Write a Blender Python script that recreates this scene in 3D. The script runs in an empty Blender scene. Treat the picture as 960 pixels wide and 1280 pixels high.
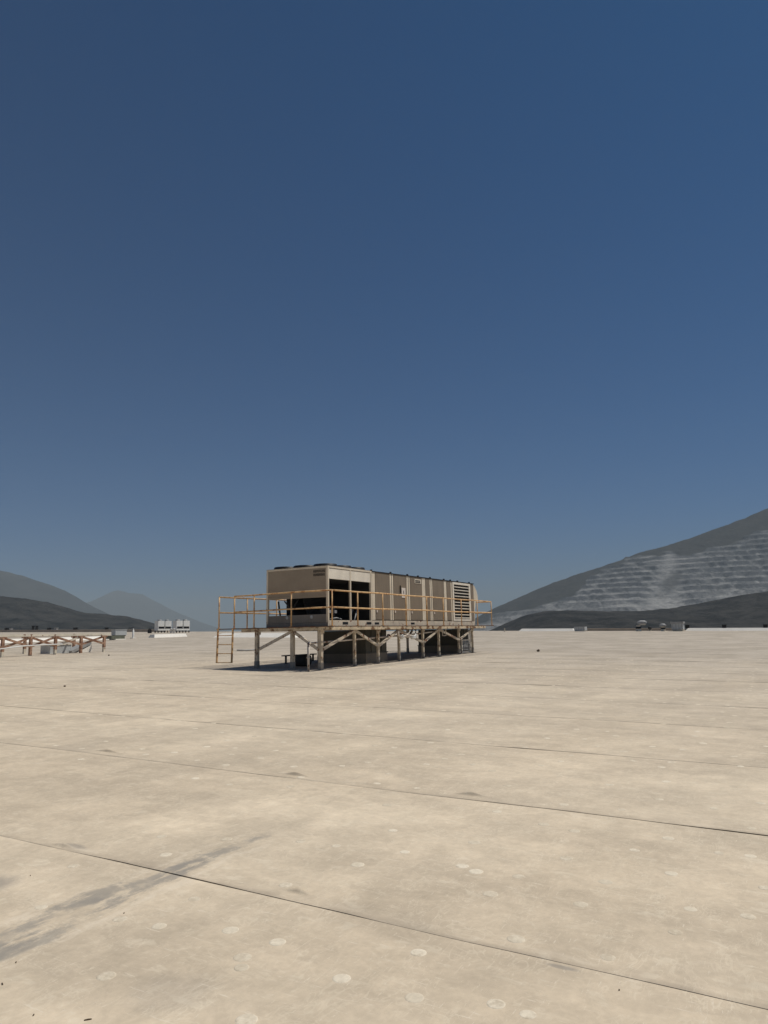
import bpy, bmesh, math, random
import numpy as np
from mathutils import Vector, Matrix

random.seed(7)
S = bpy.context.scene
COL = S.collection

# ------------------------------------------------------------------ camera
# world X runs across the roof sheets, Y along them; the camera stands at the origin
FPX, PITCH, ROLL, AZ = 899.3, .1671, .0213, 1.0538
GX, GY, EYE = .0116, .0177, 1.5674            # roof fall and eye height
F = np.array([0, math.cos(PITCH), math.sin(PITCH)])
U = np.array([0, -math.sin(PITCH), math.cos(PITCH)])
R = np.array([1., 0, 0])
R, U = math.cos(ROLL)*R - math.sin(ROLL)*U, math.sin(ROLL)*R + math.cos(ROLL)*U
ROT = np.array([[math.cos(AZ), math.sin(AZ), 0], [-math.sin(AZ), math.cos(AZ), 0], [0, 0, 1]])
F, R, U = ROT@F, ROT@R, ROT@U
FH = np.array([F[0], F[1]]); FH /= np.linalg.norm(FH)
RH = np.array([FH[1], -FH[0]])
EP = np.array([0, 0, EYE])

cam_d = bpy.data.cameras.new('camera'); cam = bpy.data.objects.new('camera', cam_d); COL.objects.link(cam)
cam_d.sensor_fit = 'HORIZONTAL'; cam_d.sensor_width = 36; cam_d.lens = FPX/960*36
cam_d.clip_start = .1; cam_d.clip_end = 60000
mw = Matrix.Identity(4)
for i in range(3):
    mw[i][0] = R[i]; mw[i][1] = U[i]; mw[i][2] = -F[i]; mw[i][3] = EP[i]
cam.matrix_world = mw
S.camera = cam

# ------------------------------------------------------------------ sky, sun, exposure
SUN_EL = math.radians(61)
SUN_XY = Vector((.75, -.66)).normalized()
w = bpy.data.worlds.new('World'); S.world = w; w.use_nodes = True
nt = w.node_tree; nt.nodes.clear()
sky = nt.nodes.new('ShaderNodeTexSky'); sky.sky_type = 'NISHITA'; sky.sun_disc = False
sky.sun_elevation = SUN_EL; sky.sun_rotation = math.atan2(SUN_XY.x, SUN_XY.y)
sky.altitude = 600; sky.air_density = .62; sky.dust_density = .35; sky.ozone_density = 10.0
bg = nt.nodes.new('ShaderNodeBackground'); bg.inputs[1].default_value = .05
wo = nt.nodes.new('ShaderNodeOutputWorld')
tint = nt.nodes.new('ShaderNodeMix'); tint.data_type = 'RGBA'; tint.blend_type = 'MULTIPLY'; tint.inputs[0].default_value = 1
tint.inputs[7].default_value = (.22, .94, 1.17, 1)
nt.links.new(sky.outputs[0], tint.inputs[6]); nt.links.new(tint.outputs[2], bg.inputs[0]); nt.links.new(bg.outputs[0], wo.inputs[0])
sd = bpy.data.lights.new('sun', 'SUN'); sd.energy = 3.9; sd.angle = math.radians(.53); sd.color = (1, .95, .87)
sun = bpy.data.objects.new('sun', sd); COL.objects.link(sun)
sdir = Vector((SUN_XY.x*math.cos(SUN_EL), SUN_XY.y*math.cos(SUN_EL), math.sin(SUN_EL)))
sun.rotation_euler = sdir.to_track_quat('Z', 'Y').to_euler(); sun.location = (0, 0, 60)
S.view_settings.view_transform = 'Standard'; S.view_settings.look = 'None'
S.view_settings.exposure = 0; S.view_settings.gamma = 1
S.render.engine = 'CYCLES'
S.cycles.volume_bounces = 0; S.cycles.max_bounces = 6

# ------------------------------------------------------------------ helpers
def ray(x, y): return F + R*(x-480)/FPX + U*(640-y)/FPX
def gz(x, y): return GX*x + GY*y
def ground(x, y):
    d = ray(x, y); n = np.array([-GX, -GY, 1]); return EP + d*(-EYE/(d@n))
def on_x(x, y, X): d = ray(x, y); return EP + d*(X/d[0])
def on_y(x, y, Y): d = ray(x, y); return EP + d*(Y/d[1])
def proj(P):
    P = P - EP; d = P@F
    return 480 + FPX*(P@R)/d, 640 - FPX*(P@U)/d

class NT:
    """small helper for node materials"""
    def __init__(s, name):
        s.m = bpy.data.materials.new(name); s.m.use_nodes = True
        s.t = s.m.node_tree; s.t.nodes.clear()
        s.out = s.t.nodes.new('ShaderNodeOutputMaterial')
        s.b = s.t.nodes.new('ShaderNodeBsdfPrincipled')
        s.t.links.new(s.b.outputs[0], s.out.inputs[0])
    def _in(s, sock, v):
        if v is None: return
        if hasattr(v, 'node'): s.t.links.new(v, sock)
        elif isinstance(v, (tuple, list)) and len(v) == 3 and sock.type == 'RGBA': sock.default_value = (*v, 1)
        else: sock.default_value = v
    def math(s, op, a, b=None, c=None, clamp=False):
        n = s.t.nodes.new('ShaderNodeMath'); n.operation = op; n.use_clamp = clamp
        s._in(n.inputs[0], a); s._in(n.inputs[1], b); s._in(n.inputs[2], c); return n.outputs[0]
    def ramp(s, v, lo, hi, a=0., b=1.):
        n = s.t.nodes.new('ShaderNodeMapRange'); n.clamp = True; n.interpolation_type = 'SMOOTHSTEP'
        s._in(n.inputs[0], v)
        for i, q in enumerate((lo, hi, a, b)): n.inputs[i+1].default_value = q
        return n.outputs[0]
    def mix(s, f, a, b, mode='MIX'):
        n = s.t.nodes.new('ShaderNodeMix'); n.data_type = 'RGBA'; n.blend_type = mode
        s._in(n.inputs[0], f); s._in(n.inputs[6], a); s._in(n.inputs[7], b); return n.outputs[2]
    def coord(s, kind='Object'):
        return s.t.nodes.new('ShaderNodeTexCoord').outputs[kind]
    def pos(s): return s.t.nodes.new('ShaderNodeNewGeometry').outputs['Position']
    def mapv(s, v, scale=(1, 1, 1), loc=(0, 0, 0), rot=(0, 0, 0)):
        n = s.t.nodes.new('ShaderNodeMapping'); s._in(n.inputs[0], v)
        n.inputs['Scale'].default_value = scale; n.inputs['Location'].default_value = loc; n.inputs['Rotation'].default_value = rot
        return n.outputs[0]
    def noise(s, v, scale, detail=4, rough=.55, dist=0.):
        n = s.t.nodes.new('ShaderNodeTexNoise'); s._in(n.inputs['Vector'], v)
        n.inputs['Scale'].default_value = scale; n.inputs['Detail'].default_value = detail
        n.inputs['Roughness'].default_value = rough; n.inputs['Distortion'].default_value = dist
        return n.outputs['Fac']
    def sep(s, v):
        n = s.t.nodes.new('ShaderNodeSeparateXYZ'); s._in(n.inputs[0], v); return n.outputs
    def attr(s, name):
        n = s.t.nodes.new('ShaderNodeAttribute'); n.attribute_name = name; return n.outputs['Fac']
    def bump(s, h, strength=.3, dist=.01):
        n = s.t.nodes.new('ShaderNodeBump'); n.inputs['Strength'].default_value = strength; n.inputs['Distance'].default_value = dist
        s._in(n.inputs['Height'], h); s.t.links.new(n.outputs[0], s.b.inputs['Normal'])
    def done(s, col, rough=.6, metal=0., spec=.3):
        s._in(s.b.inputs['Base Color'], col); s._in(s.b.inputs['Roughness'], rough)
        s.b.inputs['Metallic'].default_value = metal; s.b.inputs['Specular IOR Level'].default_value = spec
        return s.m

def paint(name, col, rough=.55, var=.12, scale=3., rust=0., rustcol=(.13, .045, .018), rscale=5., metal=0., streak=False):
    """worn paint: tone variation, optional rust patches"""
    k = NT(name); p = k.pos()
    n = k.noise(p, scale, 5)
    f = k.ramp(n, .3, .7, 1-var, 1+var)
    c = k.mix(1., tuple(col), f, 'MULTIPLY')
    fine = k.noise(p, 40, 3)
    c = k.mix(1., c, k.ramp(fine, .3, .7, .94, 1.05), 'MULTIPLY')
    if streak:
        st = k.noise(k.mapv(p, (9, 9, .7)), 1.6, 4)
        c = k.mix(1., c, k.ramp(st, .35, .62, .92, 1.03), 'MULTIPLY')
    if rust > 0:
        rn = k.noise(p, rscale, 7, .65)
        r = k.ramp(rn, .62-.25*rust, .68-.2*rust)
        c = k.mix(r, c, rustcol)
        c = k.mix(k.math('MULTIPLY', r, k.ramp(fine, .4, .6)), c, (rustcol[0]*1.7, rustcol[1]*1.9, rustcol[2]*2))
    k.bump(fine, .15, .004)
    return k.done(c, rough, metal)

M = {}
M['tan'] = paint('tan_panel', (.22, .176, .128), .6, .08, 1.2, streak=True)
M['tan_light'] = paint('cream_frame', (.68, .595, .465), .55, .08, 2.)
M['tan_dark'] = paint('taupe_panel', (.33, .272, .205), .6, .07, 1.5)
M['grey_panel'] = paint('grey_panel', (.22, .20, .175), .6, .08, 2, streak=True)
M['white_frame'] = paint('white_frame', (.80, .73, .61), .55, .08, 3)
M['base'] = paint('base_rail', (.60, .52, .41), .6, .12, 3, rust=.18)
M['yellow'] = paint('yellow_rail', (.70, .45, .22), .55, .16, 4, rust=.34, rustcol=(.33, .15, .06))
M['beam'] = paint('cream_beam', (.58, .47, .32), .65, .2, 2.5, rust=.5, rustcol=(.15, .075, .035), rscale=2.4)
M['post'] = paint('cream_post', (.58, .49, .365), .65, .15, 4, rust=.25, rustcol=(.17, .09, .045), rscale=6)
M['brace'] = paint('cream_brace', (.60, .52, .41), .6, .1, 4, rust=.25)
M['deck'] = paint('dark_deck', (.10, .085, .07), .7, .2, 3, rust=.6)
M['black'] = paint('black_metal', (.012, .012, .013), .5, .2, 3)
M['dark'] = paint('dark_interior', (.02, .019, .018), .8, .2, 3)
M['coil'] = paint('dark_coil', (.035, .033, .031), .6, .25, 30)
M['comp'] = paint('compressor', (.30, .30, .31), .5, .15, 6)
M['duct'] = paint('duct_metal', (.085, .078, .058), .6, .12, 2)
M['curb'] = paint('curb_membrane', (.22, .19, .15), .8, .15, 3)
M['white'] = paint('white_membrane', (.86, .82, .74), .8, .05, .8)
M['white_metal'] = paint('white_metal', (.72, .72, .69), .5, .06, 2)
M['pipe'] = paint('pale_pipe', (.58, .51, .43), .55, .12, 5, rust=.25)
M['rust'] = paint('rusted_steel', (.40, .25, .17), .75, .25, 4, rust=.6, rustcol=(.18, .085, .05))
M['cream'] = paint('cream_steel', (.70, .64, .52), .6, .1, 3, rust=.15)
M['galv'] = paint('galvanised', (.34, .34, .335), .55, .12, 5)
M['foot'] = paint('post_foot', (.30, .275, .24), .65, .15, 6)
M['galv_pale'] = paint('galvanised_pale', (.46, .48, .48), .5, .1, 5)
M['olive'] = paint('olive_box', (.13, .135, .10), .6, .2, 3)
M['tan_far'] = paint('tan_curb', (.42, .34, .26), .8, .1, 1)
M['plate'] = paint('pale_plate', (.74, .66, .58), .5, .05, 5)
M['ink'] = paint('dark_print', (.03, .025, .02), .6, .1, 5)
M['twig'] = paint('dry_debris', (.10, .07, .045), .8, .3, 40)
M['rubber'] = paint('black_rubber', (.018, .018, .02), .7, .2, 8)

def box(bm, x0, x1, y0, y1, z0, z1, bev=0.):
    vs = [bm.verts.new((x, y, z)) for z in (z0, z1) for y in (y0, y1) for x in (x0, x1)]
    for f in ((0, 2, 3, 1), (4, 5, 7, 6), (0, 1, 5, 4), (2, 6, 7, 3), (0, 4, 6, 2), (1, 3, 7, 5)):
        bm.faces.new([vs[i] for i in f])
    return vs
def prism(bm, a, b, wdt, hgt, up=(0, 0, 1)):
    """rectangular bar from a to b"""
    a, b = Vector(a), Vector(b); d = (b-a).normalized(); up = Vector(up)
    if abs(d.dot(up)) > .98: up = Vector((1, 0, 0))
    s = d.cross(up).normalized(); t = s.cross(d).normalized()
    r = []
    for p in (a, b):
        r.append([bm.verts.new(p + s*i*wdt/2 + t*j*hgt/2) for i, j in ((-1, -1), (1, -1), (1, 1), (-1, 1))])
    for i in range(4): bm.faces.new((r[0][i], r[0][(i+1) % 4], r[1][(i+1) % 4], r[1][i]))
    bm.faces.new(r[0][::-1]); bm.faces.new(r[1])
def tube(bm, pts, rad, n=8, cap=True):
    pts = [Vector(p) for p in pts]; rings = []
    rads = rad if isinstance(rad, (list, tuple)) else [rad]*len(pts)
    for i, p in enumerate(pts):
        d = (pts[min(i+1, len(pts)-1)] - pts[max(i-1, 0)]).normalized()
        up = Vector((0, 0, 1)) if abs(d.z) < .95 else Vector((1, 0, 0))
        s = d.cross(up).normalized(); t = s.cross(d).normalized()
        rings.append([bm.verts.new(p + (s*math.cos(2*math.pi*k/n) + t*math.sin(2*math.pi*k/n))*rads[i]) for k in range(n)])
    for i in range(len(rings)-1):
        for k in range(n):
            bm.faces.new((rings[i][k], rings[i][(k+1) % n], rings[i+1][(k+1) % n], rings[i+1][k])).smooth = True
    if cap: bm.faces.new(rings[0][::-1]); bm.faces.new(rings[-1])
def lathe(bm, prof, cx=0, cy=0, n=20, z=0):
    """profile of (radius, height) turned about a vertical axis"""
    rings = [[bm.verts.new((cx+r*math.cos(2*math.pi*k/n), cy+r*math.sin(2*math.pi*k/n), z+h)) for k in range(n)] for r, h in prof]
    for i in range(len(rings)-1):
        for k in range(n):
            bm.faces.new((rings[i][k], rings[i][(k+1) % n], rings[i+1][(k+1) % n], rings[i+1][k])).smooth = True
    return rings
def obj(name, bm, mat, parent=None, loc=None, recalc=True):
    me = bpy.data.meshes.new(name)
    if recalc: bmesh.ops.recalc_face_normals(bm, faces=bm.faces[:])
    bm.to_mesh(me); bm.free()
    me.materials.append(M[mat] if isinstance(mat, str) else mat)
    o = bpy.data.objects.new(name, me); COL.objects.link(o)
    if parent: o.parent = parent
    if loc is not None: o.location = loc
    return o
def bobj(name, mat, parent, *bx):
    bm = bmesh.new()
    for b in bx: box(bm, *b)
    return obj(name, bm, mat, parent)
def share(name, me, parent, loc=(0, 0, 0)):
    o = bpy.data.objects.new(name, me); COL.objects.link(o); o.parent = parent; o.location = loc; return o
def tag(o, label, cat, group=None):
    o['label'] = label; o['category'] = cat
    if group: o['group'] = group
    return o
def thing(name, label, cat, loc=(0, 0, 0), group=None, rz=0):
    o = bpy.data.objects.new(name, None); COL.objects.link(o); o.location = loc; o.rotation_euler = (0, 0, rz)
    o.empty_display_size = .2
    return tag(o, label, cat, group)
def dup(root, loc, label=None, rz=None):
    r = root.copy(); COL.objects.link(r); r.location = loc
    if rz is not None: r.rotation_euler = (0, 0, rz)
    if label: r['label'] = label
    for ch in list(root.children):
        c = ch.copy(); COL.objects.link(c); c.parent = r
        for g in list(ch.children):
            d = g.copy(); COL.objects.link(d); d.parent = c
    return r

_T = np.random.RandomState(3).rand(512, 512)
def vnoise(x, y):
    xi = np.floor(x).astype(int); yi = np.floor(y).astype(int); fx = x-xi; fy = y-yi
    fx = fx*fx*(3-2*fx); fy = fy*fy*(3-2*fy)
    g = lambda i, j: _T[i % 512, j % 512]
    return (g(xi, yi)*(1-fx)+g(xi+1, yi)*fx)*(1-fy) + (g(xi, yi+1)*(1-fx)+g(xi+1, yi+1)*fx)*fy
def fbm(x, y, oct=5, gain=.5):
    a, s, t = 1., 0., 0.
    for i in range(oct):
        s = s + a*vnoise(x*2**i+17.3*i, y*2**i+9.1*i); t += a; a *= gain
    return s/t
def grid_mesh(name, P, mat, parent=None, attrs=None, smooth=True):
    """P: (n, m, 3) array of points"""
    n, m = P.shape[:2]
    idx = np.arange(n*m).reshape(n, m)
    q = np.stack([idx[:-1, :-1], idx[1:, :-1], idx[1:, 1:], idx[:-1, 1:]], -1).reshape(-1, 4)
    me = bpy.data.meshes.new(name)
    me.from_pydata(P.reshape(-1, 3).tolist(), [], q.tolist())
    if smooth: me.polygons.foreach_set('use_smooth', [True]*len(q))
    for k, v in (attrs or {}).items():
        at = me.attributes.new(k, 'FLOAT', 'POINT'); at.data.foreach_set('value', np.ascontiguousarray(v, dtype=np.float32).ravel())
    me.materials.append(mat)
    o = bpy.data.objects.new(name, me); COL.objects.link(o)
    if parent: o.parent = parent
    return o

# ------------------------------------------------------------------ roof
k = NT('roof_membrane'); p = k.pos(); px, py, pz = k.sep(p)
edge = k.attr('edge')
big = k.noise(p, .22, 5, .6); mid = k.noise(k.mapv(p, (1.0, .55, 1)), 1.1, 6, .62); fin = k.noise(p, 26, 4, .6)
c = k.mix(k.ramp(big, .32, .68), (.61, .505, .370), (.69, .58, .43))
c = k.mix(k.ramp(mid, .36, .66), k.mix(1., c, (.90, .90, .905), 'MULTIPLY'), k.mix(1., c, (1.07, 1.07, 1.07), 'MULTIPLY'))
pat = k.noise(p, 4.5, 6, .7, .6)
c = k.mix(1., c, k.ramp(pat, .35, .7, .93, 1.07), 'MULTIPLY')
c = k.mix(1., c, k.ramp(fin, .25, .75, .95, 1.05), 'MULTIPLY')
# pale scuffs: thin wandering lines and brush marks
def scuff(scale, wid, seed, thr, strn, stretch=(1, 1, 1), rot=0):
    global c
    v = k.mapv(p, stretch, (seed, seed*.7, 0), (0, 0, rot))
    n = k.noise(v, scale, 2, .5, 1.4)
    ln = k.ramp(k.math('ABSOLUTE', k.math('SUBTRACT', n, .5)), wid*.3, wid, 1, 0)
    msk = k.ramp(k.noise(v, scale*.45, 3), thr, thr+.1)
    c = k.mix(k.math('MULTIPLY', k.math('MULTIPLY', ln, msk), strn), c, (.78, .68, .52))
scuff(3.2, .010, 3.1, .52, .30)
scuff(6.5, .02, 11.7, .50, .28)
scuff(11., .035, 23.9, .52, .30, (1, .4, 1), .5)
scuff(12., .04, 41.3, .54, .30, (.35, 1, 1), .2)
scuff(19., .05, 57.3, .54, .30, (.5, 1, 1), -.5)
flk = k.noise(k.mapv(p, (1.6, .9, 1)), 6., 4, .6, .4)
c = k.mix(k.math('MULTIPLY', k.ramp(flk, .59, .68), .34), c, (.77, .675, .52))
flk2 = k.noise(k.mapv(p, (1.5, .7, 1), (7, 3, 0)), 2.2, 5, .6, .4)
c = k.mix(1., c, k.ramp(flk2, .33, .68, .945, 1.05), 'MULTIPLY')
bands = k.noise(k.mapv(p, (.22, 1.3, 1)), 1.0, 4, .55)
c = k.mix(1., c, k.ramp(bands, .36, .64, .94, 1.05), 'MULTIPLY')
pond = k.ramp(k.math('ABSOLUTE', k.math('SUBTRACT', k.noise(p, .55, 5, .55), .5)), .0, .012, 1, 0)
c = k.mix(k.math('MULTIPLY', pond, k.ramp(k.noise(p, .4, 3), .45, .6, 0, .22)), c, (.40, .33, .25))
scr2 = k.noise(k.mapv(p, (15, 1.4, 1), (4, 9, 0), (0, 0, -.5)), 3.0, 5, .75)
c = k.mix(k.math('MULTIPLY', k.ramp(scr2, .61, .68), .65), c, (.76, .67, .53))
scr3 = k.noise(k.mapv(p, (3, 22, 1), (1, 5, 0), (0, 0, .9)), 4.0, 4, .75)
c = k.mix(k.math('MULTIPLY', k.ramp(scr3, .62, .68), .65), c, (.76, .67, .53))
scr = k.noise(k.mapv(p, (1.2, 14, 1), (0, 0, 0), (0, 0, .35)), 3.2, 5, .7)
c = k.mix(k.math('MULTIPLY', k.ramp(scr, .60, .72), .45), c, (.74, .64, .49))
# dirt: soft grime with its own outlines
gr = k.noise(p, .8, 6, .7, .5)
c = k.mix(k.math('MULTIPLY', k.ramp(gr, .56, .72), .32), c, (.42, .345, .25))
# the sheets turn greyer and darker with distance across the roof
dz_ = k.math('MULTIPLY', k.ramp(k.math('ADD', px, k.math('MULTIPLY', k.noise(p, .12, 4), 14.)), 8, 44), .72)
c = k.mix(dz_, c, k.mix(k.ramp(k.noise(p, .5, 6, .65), .38, .62), (.31, .275, .23), (.43, .385, .33)))
# dirt caught along the laps
sn = k.noise(k.mapv(p, (3, .8, 1)), 1.5, 5, .65)
lap = k.math('MULTIPLY', k.ramp(edge, .0, .16, 1, 0), k.ramp(sn, .45, .65))
lapw = k.math('MULTIPLY', k.ramp(edge, .02, .5, 1, 0), k.ramp(k.noise(p, .7, 5, .65), .46, .64))
c = k.mix(k.math('MULTIPLY', lapw, .42), c, (.40, .34, .265))
lapn = k.ramp(edge, .004, .055, .34, 0)
c = k.mix(k.math('MULTIPLY', lapn, k.ramp(k.noise(p, 2.5, 4, .7), .3, .6)), c, (.28, .23, .18))
c = k.mix(k.math('MULTIPLY', lap, .40), c, (.33, .275, .21))
lap2 = k.math('MULTIPLY', k.ramp(k.math('ABSOLUTE', k.math('SUBTRACT', edge, .06)), .0, .05, 1, 0), k.ramp(sn, .3, .5, 1, 0))
c = k.mix(k.math('MULTIPLY', lap2, .45), c, (.74, .64, .50))
c = k.mix(k.math('MULTIPLY', k.ramp(edge, .0005, .004, .42, 0), k.ramp(k.noise(p, 1.7, 5, .7), .32, .6, .25, .85)), c, (.21, .175, .14))
# grey worn band over a cross joint, and a few smudges
wob = k.math('MULTIPLY', k.math('SUBTRACT', k.noise(p, 5, 5, .7), .5), .34)
yy = k.math('ABSOLUTE', k.math('ADD', k.math('SUBTRACT', py, 3.60), wob))
bandw = k.ramp(px, 2.2, 4.4, -.02, .08)
band = k.ramp(k.math('ADD', yy, bandw), .10, .17, 1, 0)
band = k.math('MULTIPLY', band, k.ramp(px, 4.35, 4.6, 1, 0))
bn = k.noise(k.mapv(p, (1.2, 3.5, 1)), 3.4, 6, .7)
band = k.math('MULTIPLY', band, k.ramp(bn, .39, .54))
c = k.mix(k.math('MULTIPLY', band, k.ramp(k.noise(p, 2.2, 5, .7), .40, .60, .05, .8)), c, (.315, .285, .245))
rim = k.math('MULTIPLY', k.ramp(k.math('ADD', yy, bandw), .14, .2), k.ramp(k.math('ADD', yy, bandw), .2, .28, 1, 0))
rim = k.math('MULTIPLY', k.math('MULTIPLY', rim, k.ramp(px, 4.1, 4.5, 1, 0)), k.ramp(bn, .45, .55))
c = k.mix(k.math('MULTIPLY', rim, .45), c, (.76, .66, .52))
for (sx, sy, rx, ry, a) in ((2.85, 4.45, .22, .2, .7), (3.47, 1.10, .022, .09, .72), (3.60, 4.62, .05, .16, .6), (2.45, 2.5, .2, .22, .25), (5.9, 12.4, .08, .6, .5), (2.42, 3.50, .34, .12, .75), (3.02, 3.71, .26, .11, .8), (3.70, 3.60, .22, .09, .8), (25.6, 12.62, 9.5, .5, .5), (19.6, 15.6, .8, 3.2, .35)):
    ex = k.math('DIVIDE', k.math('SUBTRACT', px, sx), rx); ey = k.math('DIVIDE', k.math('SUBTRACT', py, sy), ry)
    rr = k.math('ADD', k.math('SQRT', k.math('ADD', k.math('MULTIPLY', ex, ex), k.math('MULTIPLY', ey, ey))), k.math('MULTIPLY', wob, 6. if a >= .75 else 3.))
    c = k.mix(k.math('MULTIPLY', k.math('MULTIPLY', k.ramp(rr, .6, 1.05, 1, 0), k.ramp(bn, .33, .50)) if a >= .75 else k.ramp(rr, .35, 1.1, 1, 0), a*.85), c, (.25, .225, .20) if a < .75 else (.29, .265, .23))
k.bump(k.math('ADD', k.math('MULTIPLY', pat, .6), k.math('MULTIPLY', fin, .15)), .35, .012)
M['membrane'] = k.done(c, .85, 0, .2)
k = NT('plate_membrane'); p = k.pos()
c = k.mix(k.ramp(k.noise(p, 3, 4), .3, .7), (.66, .575, .44), (.80, .71, .56))
c = k.mix(1., c, k.ramp(k.noise(p, 50, 3), .3, .7, .93, 1.05), 'MULTIPLY')
oi = k.t.nodes.new('ShaderNodeObjectInfo').outputs['Random']
blot = k.ramp(k.math('ADD', k.noise(p, 22, 4, .7), k.math('MULTIPLY', oi, .22)), .5, .85)
c = k.mix(blot, c, (.55, .465, .345))
M['disc'] = k.done(c, .85, 0, .2)

XMIN, XMAX, YMIN, YMAX = -26., 86., -50., 172.
bm = bmesh.new()
vs = [bm.verts.new((x, y, gz(x, y)-.03-d)) for d in (.25, 0) for x, y in ((XMIN, YMIN), (XMAX, YMIN), (XMAX, YMAX), (XMIN, YMAX))]
for f in ((3, 2, 1, 0), (4, 5, 6, 7), (0, 1, 5, 4), (1, 2, 6, 5), (2, 3, 7, 6), (3, 0, 4, 7)): bm.faces.new([vs[i] for i in f])
roof = obj('roof', bm, 'curb'); roof['kind'] = 'structure'
SEAMS = [3.51, 6.10, 8.72, 11.52, 14.15]
while SEAMS[-1] < XMAX: SEAMS.append(SEAMS[-1]+2.64)
while SEAMS[0] > XMIN: SEAMS.insert(0, SEAMS[0]-2.62)
# puckers in the membrane beside the laps: x, y, size along x, along y, height
PUCK = []
for (qx, qy, sx, sy, h) in ((373, 1116, .013, .06, .030), (80, 1058, .016, .08, .024), (480, 0, 0, 0, 0), (370, 969, .018, .12, .034), (590, 994, .018, .11, .032), (135, 940, .018, .16, .032), (100, 953, .03, .25, .012), (430, 995, .04, .1, .012), (880, 1150, .02, .25, .007), (20, 1036, .04, .15, .012), (460, 980, .03, .12, .012)):
    if h: g = ground(qx, qy); PUCK.append((g[0], g[1], sx, sy, h))
rp = random.Random(5)
for sx_ in SEAMS:
    if -1 < sx_ < 40:
        for i in range(14):
            PUCK.append((sx_+rp.uniform(.02, .10), rp.uniform(-2, 45), rp.uniform(.02, .05), rp.uniform(.12, .45), rp.uniform(.004, .013)))
def surf(x, y, s0, w):
    """height of the membrane surface"""
    z = GX*x + GY*y + -.0+.0015*(1-np.clip((x-s0)/w, 0, 1))
    z = z + .010*(fbm(x*.9+3, y*.6+8, 3)-.5) + .004*(fbm(x*3.1, y*2.2, 2)-.5)*np.exp(-((x-s0)/.4)**2)
    for (a, b, c_, d, h) in PUCK:
        if s0-.05 < a < s0+w: z = z + h*np.exp(-((x-a)/c_)**2 - ((y-b)/d)**2)
    return z
for i in range(len(SEAMS)-1):
    s0 = SEAMS[i]; s1 = min(SEAMS[i+1]+.06, XMAX) if SEAMS[i+1] < XMAX else XMAX
    s0 = max(s0, XMIN)
    if s1-s0 < .2: continue
    wd = SEAMS[i+1]-SEAMS[i]
    if -1 < SEAMS[i] < 10: nx, dy, y1 = 46, .05, 13
    elif SEAMS[i] < 30 and SEAMS[i] > 0: nx, dy, y1 = 18, .2, 45
    else: nx, dy, y1 = 5, 2., 60
    xs = np.concatenate([[s0, s0+.004], s0+.004+np.linspace(0, 1, nx)[1:]**1.35*(s1-s0-.004-.062), [s1-.03, s1]])
    if nx == 46: xs = np.concatenate([[s0, s0+.004], s0+np.linspace(.012, .34, 30), s0+.34+np.linspace(0, 1, 24)[1:]*(s1-s0-.34-.062), [s1-.03, s1]])
    ys = np.concatenate([np.arange(YMIN, -2, 8.), np.arange(-2, y1, dy), np.arange(y1, YMAX, 4.), [YMAX]])
    X, Y = np.meshgrid(xs, ys, indexing='ij')
    E_ = X - s0
    X = X + (fbm(Y*.7+s0*3, Y*0+s0, 4)-.5)*.05*np.exp(-(X-s0)/.4)       # laps wander a little
    Z = surf(X, Y, s0, wd)
    if i+1 < len(SEAMS): # far edge tucks under the next sheet
        Z = Z - np.clip((X-(s1-.056))/.05, 0, 1)*.02
    # lap edge: a small face turned down
    X = np.concatenate([X[:1], X]); Y = np.concatenate([Y[:1], Y]); Z = np.concatenate([Z[:1]-.003, Z]); E_ = np.concatenate([E_[:1], E_])
    o = grid_mesh('membrane_sheet', np.stack([X, Y, Z], -1), M['membrane'], roof, {'edge': E_})

# fastener plates showing through the membrane
PIX = [(91.7,1083),(51.7,1134),(150,1149),(199,1158),(288,1163),(302,1210),(303,1197),(133,1220),(202,1046),(283,1049),(207,1069),(243,1124),(308,1275),(357,1107),(447,1081),(376,1051),(420,1057),(491,1038),(506,1065),(593,1053),(578,1083),(595,1090),(613,1118),(523,1191),(518,1247),(427,1223),(620,1255),(347,1178),(708,1073),(839,1092),(863,1137),(844,1166),(935,1146),(726,1131),(899,1066),(835,1048),(718,1039),(793,1063),(938,1070),(757,1103),(648,1096),(645,1174),(660,1268),(760,1197),(956,1110)]
spots = [tuple(ground(*q)[:2]) for q in PIX]
rp = random.Random(11)
xx = 5.75
while xx < 30:
    y = 0.
    while y < 40:
        X_, Y_ = xx+rp.uniform(-.16, .16), y+rp.uniform(-.2, .2)
        q = proj(np.array([X_, Y_, gz(X_, Y_)]))
        if -20 < q[0] < 980 and q[1] < 1036 and rp.random() < .8 and all((X_-a)**2+(Y_-b)**2 > .05 for a, b in spots[-60:]): spots.append((X_, Y_))
        y += .62
    xx += .48
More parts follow.
